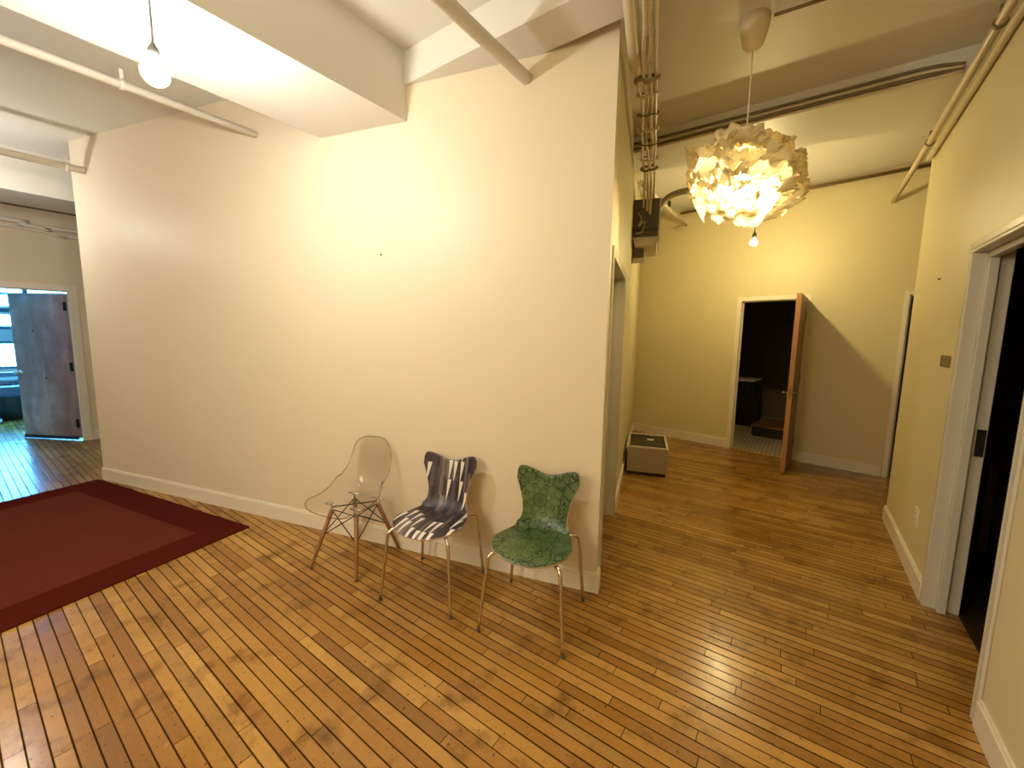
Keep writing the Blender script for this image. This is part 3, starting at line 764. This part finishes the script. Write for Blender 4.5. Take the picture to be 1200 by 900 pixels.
nail(-1.537*S,1.161*S,1.337*S,npd,'small black nail in the middle of the big partition',0)
nail(.4525*S,2.518*S,1.266*S,rx,'small nail in the right wall above the brown plate',1)
v=ow(-1.02,0); nail(v.x,v.y,1.50*S,nb,'small nail in the back wall left of the bathroom door',2)

# ------------------------------------------------------------------ storage box on the hall floor
f0=Vector((-.986*S,2.859*S)); f1=Vector((-.722*S,2.944*S)); fd=(f1-f0).normalized(); fn=Vector((-fd.y,fd.x)); fw=(f1-f0).length
t=thing('storage_box','low grey box with a black recessed top on the hall floor','box',(f0.x,f0.y,0),math.atan2(fd.y,fd.x))
hb=.212*S; dp=.66
def ring(mb,x0,x1,y0,y1,z0,z1,w):
    mb.box(x0,x1,y0,y0+w,z0,z1); mb.box(x0,x1,y1-w,y1,z0,z1); mb.box(x0,x0+w,y0+w,y1-w,z0,z1); mb.box(x1-w,x1,y0+w,y1-w,z0,z1)
mb=MB(); ring(mb,0,fw,0,dp,.035,hb-.018,.014); mb.build('box_side',M['greybox'],t,.003)
mb=MB(); ring(mb,-.004,fw+.004,-.004,dp+.004,hb-.018,hb,.024); o=mb.build('rim',M['rim'],t,.003); o['label']='pale rim'
mb=MB(); mb.box(.012,fw-.012,.012,dp-.012,0,.035); mb.build('base',M['black'],t)
mb=MB(); mb.box(.015,fw-.015,.015,dp-.015,hb-.06,hb-.022); mb.build('top_panel',M['black'],t)
mb=MB(); mb.box(fw*.50,fw*.50+.075,dp*.62,dp*.62+.07,hb-.022,hb-.018); o=mb.build('sticker',M['trim'],t); o['label']='small white label'
mb=MB(); mb.box(fw*.48,fw*.48+.09,dp*.28,dp*.28+.03,hb-.022,hb-.014); mb.build('grip',M['panelbox'],t)

# ------------------------------------------------------------------ bathroom behind the back door
bo=B0-nb*T
def bpt(s,o): v=B0+bdir*s-nb*(T+o); return v
mb=MB(); a=bpt(bs0-.95,-T+.02); b=bpt(bs1+.75,-T+.02); c=bpt(bs1+.75,3.0); e=bpt(bs0-.95,3.0); mb.prism([(v.x,v.y) for v in (a,b,c,e)],.002,.007)
struct(mb.build('floor.002',M['tile']),'beige tile floor of the bathroom')
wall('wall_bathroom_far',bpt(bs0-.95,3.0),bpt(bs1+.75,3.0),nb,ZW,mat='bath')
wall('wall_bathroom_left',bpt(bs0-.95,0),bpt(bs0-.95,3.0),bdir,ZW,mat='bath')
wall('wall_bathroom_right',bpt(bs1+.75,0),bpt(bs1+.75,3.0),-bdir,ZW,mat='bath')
struct(MB().box(-14,4.6,10.5,10.6,0,ZW).build('wall_far_end',M['dark']))
ang=math.atan2(bdir.y,bdir.x)
vr=Vector((-.649,8.144)); v0=vr-bdir*.62
t=thing('bathroom_cabinet','dark cabinet with a pale top at the left inside the bathroom','cabinet',(v0.x,v0.y,.007),ang)
mb=MB(); mb.box(0,.62,0,.5,.06,.80); mb.box(.02,.60,.04,.5,0,.06); mb.build('cabinet_body',M['black'],t,.004)
mb=MB(); mb.box(-.01,.635,-.015,.51,.80,.826); o=mb.build('countertop',M['plate'],t,.004)
for k in range(2):
    mb=MB(); mb.box(.02+.295*k,.305+.295*k,-.016,0,.08,.78); dr=mb.build('door',M['black'],t,.003)
    mb=MB(); mb.tube([(.28+.06*k,-.03,.5),(.28+.06*k,-.03,.6)],.006,8); mb.build('handle',M['steel'],dr)
v0=Vector((-.572,7.449)); 
t=thing('low_step_box','low black box on the bathroom tile floor','box',(v0.x,v0.y,.007),ang)
mb=MB(); mb.box(0,.62,0,.80,.02,.155); mb.build('box_body',M['black'],t,.006)
mb=MB(); mb.box(-.008,.628,-.008,.808,.155,.175); mb.build('lid',M['doorface'],t,.004)
mb=MB(); mb.box(.02,.60,.02,.78,0,.02); mb.build('base',M['black'],t)

# ------------------------------------------------------------------ dark room on the right
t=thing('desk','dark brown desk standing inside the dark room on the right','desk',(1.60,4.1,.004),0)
mb=MB(); mb.box(-.45,.45,-.3,.3,.70,.74); mb.build('desk_top',M['doorface'],t,.004)
for sx in (-.41,.41):
    for sy in (-.26,.26):
        mb=MB(); mb.box(sx-.025,sx+.025,sy-.025,sy+.025,0,.70); mb.build('leg',M['doorface'],t,.003)
mb=MB(); mb.box(-.41,.41,-.27,-.25,.56,.70); mb.build('apron',M['doorface'],t)

# ------------------------------------------------------------------ bright room on the left
XW=-7.25*S
for nm,A,B,n in (('wall_bright_room_near',V2(-8.0,-.75),V2(-5.16,-.75),Vector((0,1))),('wall_bright_room_far',V2(-8.0,2.2),V2(-5.16,2.2),Vector((0,-1)))):
    wall(nm,A,B,n,ZW,mat='brightroom')
wy0,wy1=-.55*S,1.55*S
A=Vector((XW,-1.4)); B=Vector((XW,3.6))
w=wall('wall_window',A,B,Vector((1,0)),ZW,[(wy0+1.4,wy1+1.4,2.55)])
mb=MB(); mb.box(XW-.11,XW,wy0,wy1,0,.62); struct(mb.build('wall_window_low',M['winwhite']),'wall below the window')
win=thing('window_1','wide steel window with ribbed glass panes in the bright room','window',(XW-.05,0,0)); win['kind']='structure'
rows=[.66,.86,1.26,1.53,1.78,1.86,2.12,2.52]
mb=MB(); n_=5; dy=(wy1-wy0)/n_
for z0,z1,mi in ((.62,.68,1),(.68,.76,0),(.82,.86,0),(1.26,1.30,0),(1.30,1.50,1),(1.50,1.56,0),(1.76,1.80,1),(1.80,1.86,0),(1.86,1.90,1),(2.10,2.13,0),(2.50,2.56,0)):
    mb.box(-.03,.03,wy0,wy1,z0,z1,mi)
for k in range(n_+1):
    y=wy0+dy*k-.13; mb.box(-.03,.025,max(wy0,y-.03),min(wy1,y+.03),.62,2.55)
mb.build('window_frame',[M['winframe'],M['winwhite']],win)
for k in range(n_):
    for z0,z1 in ((.86,1.26),(1.56,1.76),(1.90,2.10),(2.13,2.50)):
        y=wy0+dy*k-.13; mb=MB(); mb.box(-.004,.004,max(wy0,y+.03),min(wy1,y+dy-.03),z0,z1); mb.build('pane',M['glass'],win)
mb=MB(); mb.box(.03,.16,wy0,wy1,.62,.655); mb.build('sill',M['winwhite'],win)
# radiator cover under the window
t=thing('radiator','long dark radiator under the window of the bright room','radiator',(XW+.02,.45,0))
for k in range(14):
    y=-.9+k*.13; mb=MB(); mb.box(.03,.13,y,y+.10,.08,.58); mb.build('fin',M['winframe'],t,.01)
mb=MB(); mb.tube([(.08,-.9,.12),(.08,.92,.12)],.02,8); mb.tube([(.08,-.9,.54),(.08,.92,.54)],.02,8); mb.build('header_pipe',M['winframe'],t)
for y in (-.85,.85):
    mb=MB(); mb.box(.04,.12,y-.02,y+.02,0,.08); mb.build('foot',M['winframe'],t)
t=thing('waste_bin','round black bin standing under the window of the bright room','bin',(-10.72,.615,0))
mb=MB(); mb.lathe([(.12,0),(.15,.02),(.165,.20),(.16,.40),(.15,.42),(.14,.42),(.14,.05)],28); mb.build('bin_body',M['black'],t)
mb=MB(); mb.tube([(.155*math.cos(a*math.pi/12),.155*math.sin(a*math.pi/12),.42) for a in range(24)],.012,8,closed=True); mb.build('rim',M['winframe'],t)
mb=MB(); mb.box(-.13,.13,-.16,.16,0,.13); o=mb.build('carton',M['winframe'],None,.004,loc=(-10.72,.615,.433)); tag(o,'small pale-edged carton resting on the black bin','box')
t=thing('red_crate','red crate beside the black bin in the bright room','crate',(-10.85,.28,0),.1)
mb=MB(); ring(mb,-.17,.17,-.13,.13,.02,.34,.012); mb.build('crate_side',M['red'],t)
mb=MB(); mb.box(-.165,.165,-.125,.125,0,.02); mb.build('crate_base',M['red'],t)
mb=MB(); ring(mb,-.178,.178,-.138,.138,.34,.36,.02); mb.build('rim',M['red'],t)
mb=MB()
o=None
t=thing('paper_pile','crumpled white bag on the floor before the red crate','bag',(-10.45,.36,0))
vb=[];mb=MB()
N=18
for j in range(7):
    k=j/6
    for i in range(N):
        th=2*math.pi*i/N; r=.14*math.sin(math.pi*(.12+.80*k))*(1+.28*noise.noise(Vector((math.cos(th)*2,math.sin(th)*2,k*3))))
        mb.v.append((r*math.cos(th)*1.3,r*math.sin(th),max(.0,.11*k+.02*noise.noise(Vector((th,k*4,2))) if j else 0)))
for j in range(6):
    for i in range(N):
        i2=(i+1)%N; mb.face((j*N+i,j*N+i2,(j+1)*N+i2,(j+1)*N+i),0,True)
mb.face([6*N+i for i in range(N)],0,True); mb.build('bag_body',M['winwhite'],t)

# ------------------------------------------------------------------ light
def lamp(name,typ,loc,energy,color,**kw):
    l=bpy.data.lights.new(name,typ); l.energy=energy; l.color=color
    for k,v in kw.items(): setattr(l,k,v)
    o=bpy.data.objects.new(name,l); o.location=loc; col.objects.link(o); return o
# daylight outside the window of the bright room
o=lamp('daylight','AREA',(XW-.9,.8,1.9),2000,(.14,.50,1.0),shape='RECTANGLE',size=3.2,size_y=3.0); o.rotation_euler=(0,math.radians(-78),0)
w=bpy.data.worlds.new('sky'); scene.world=w; w.use_nodes=True
bg=w.node_tree.nodes['Background']; sk=w.node_tree.nodes.new('ShaderNodeTexSky'); sk.sky_type='HOSEK_WILKIE' if hasattr(sk,'sky_type') else sk.sky_type
mixn=w.node_tree.nodes.new('ShaderNodeMix'); mixn.data_type='RGBA'; mixn.inputs[0].default_value=.75
w.node_tree.links.new(sk.outputs[0],mixn.inputs[6]); mixn.inputs[7].default_value=(.22,.75,1.0,1); w.node_tree.links.new(mixn.outputs[2],bg.inputs[0]); bg.inputs[1].default_value=.5
# added fill light behind the camera, no lamp is known there
lamp('fill_light_behind','POINT',(-1.6,-2.0,2.5),125,(1,.86,.62),shadow_soft_size=.7)

# ------------------------------------------------------------------ camera
cam=bpy.data.cameras.new('camera'); co=bpy.data.objects.new('camera',cam); col.objects.link(co)
cam.sensor_fit='HORIZONTAL'; cam.sensor_width=36; cam.lens=477.5766/1200*36; cam.clip_start=.05; cam.clip_end=200
Rm=Matrix(((0.8139332405293846,-0.08254695080623872,0.5750640667559809),(0.5807419204847546,0.08858597005992239,-0.8092535744130028),(0.015858806796660477,0.9926421947616044,0.12004154041768732)))
co.matrix_world=Matrix.Translation((0,0,S))@Rm.to_4x4()
scene.camera=co
scene.view_settings.view_transform='Standard'
scene.view_settings.look='None'
scene.view_settings.exposure=0.22
scene.cycles.use_denoising=True
scene.cycles.max_bounces=8; scene.cycles.diffuse_bounces=4; scene.cycles.glossy_bounces=4; scene.cycles.transparent_max_bounces=16
scene.cycles.sample_clamp_indirect=6
scene.cycles.caustics_reflective=False; scene.cycles.caustics_refractive=False
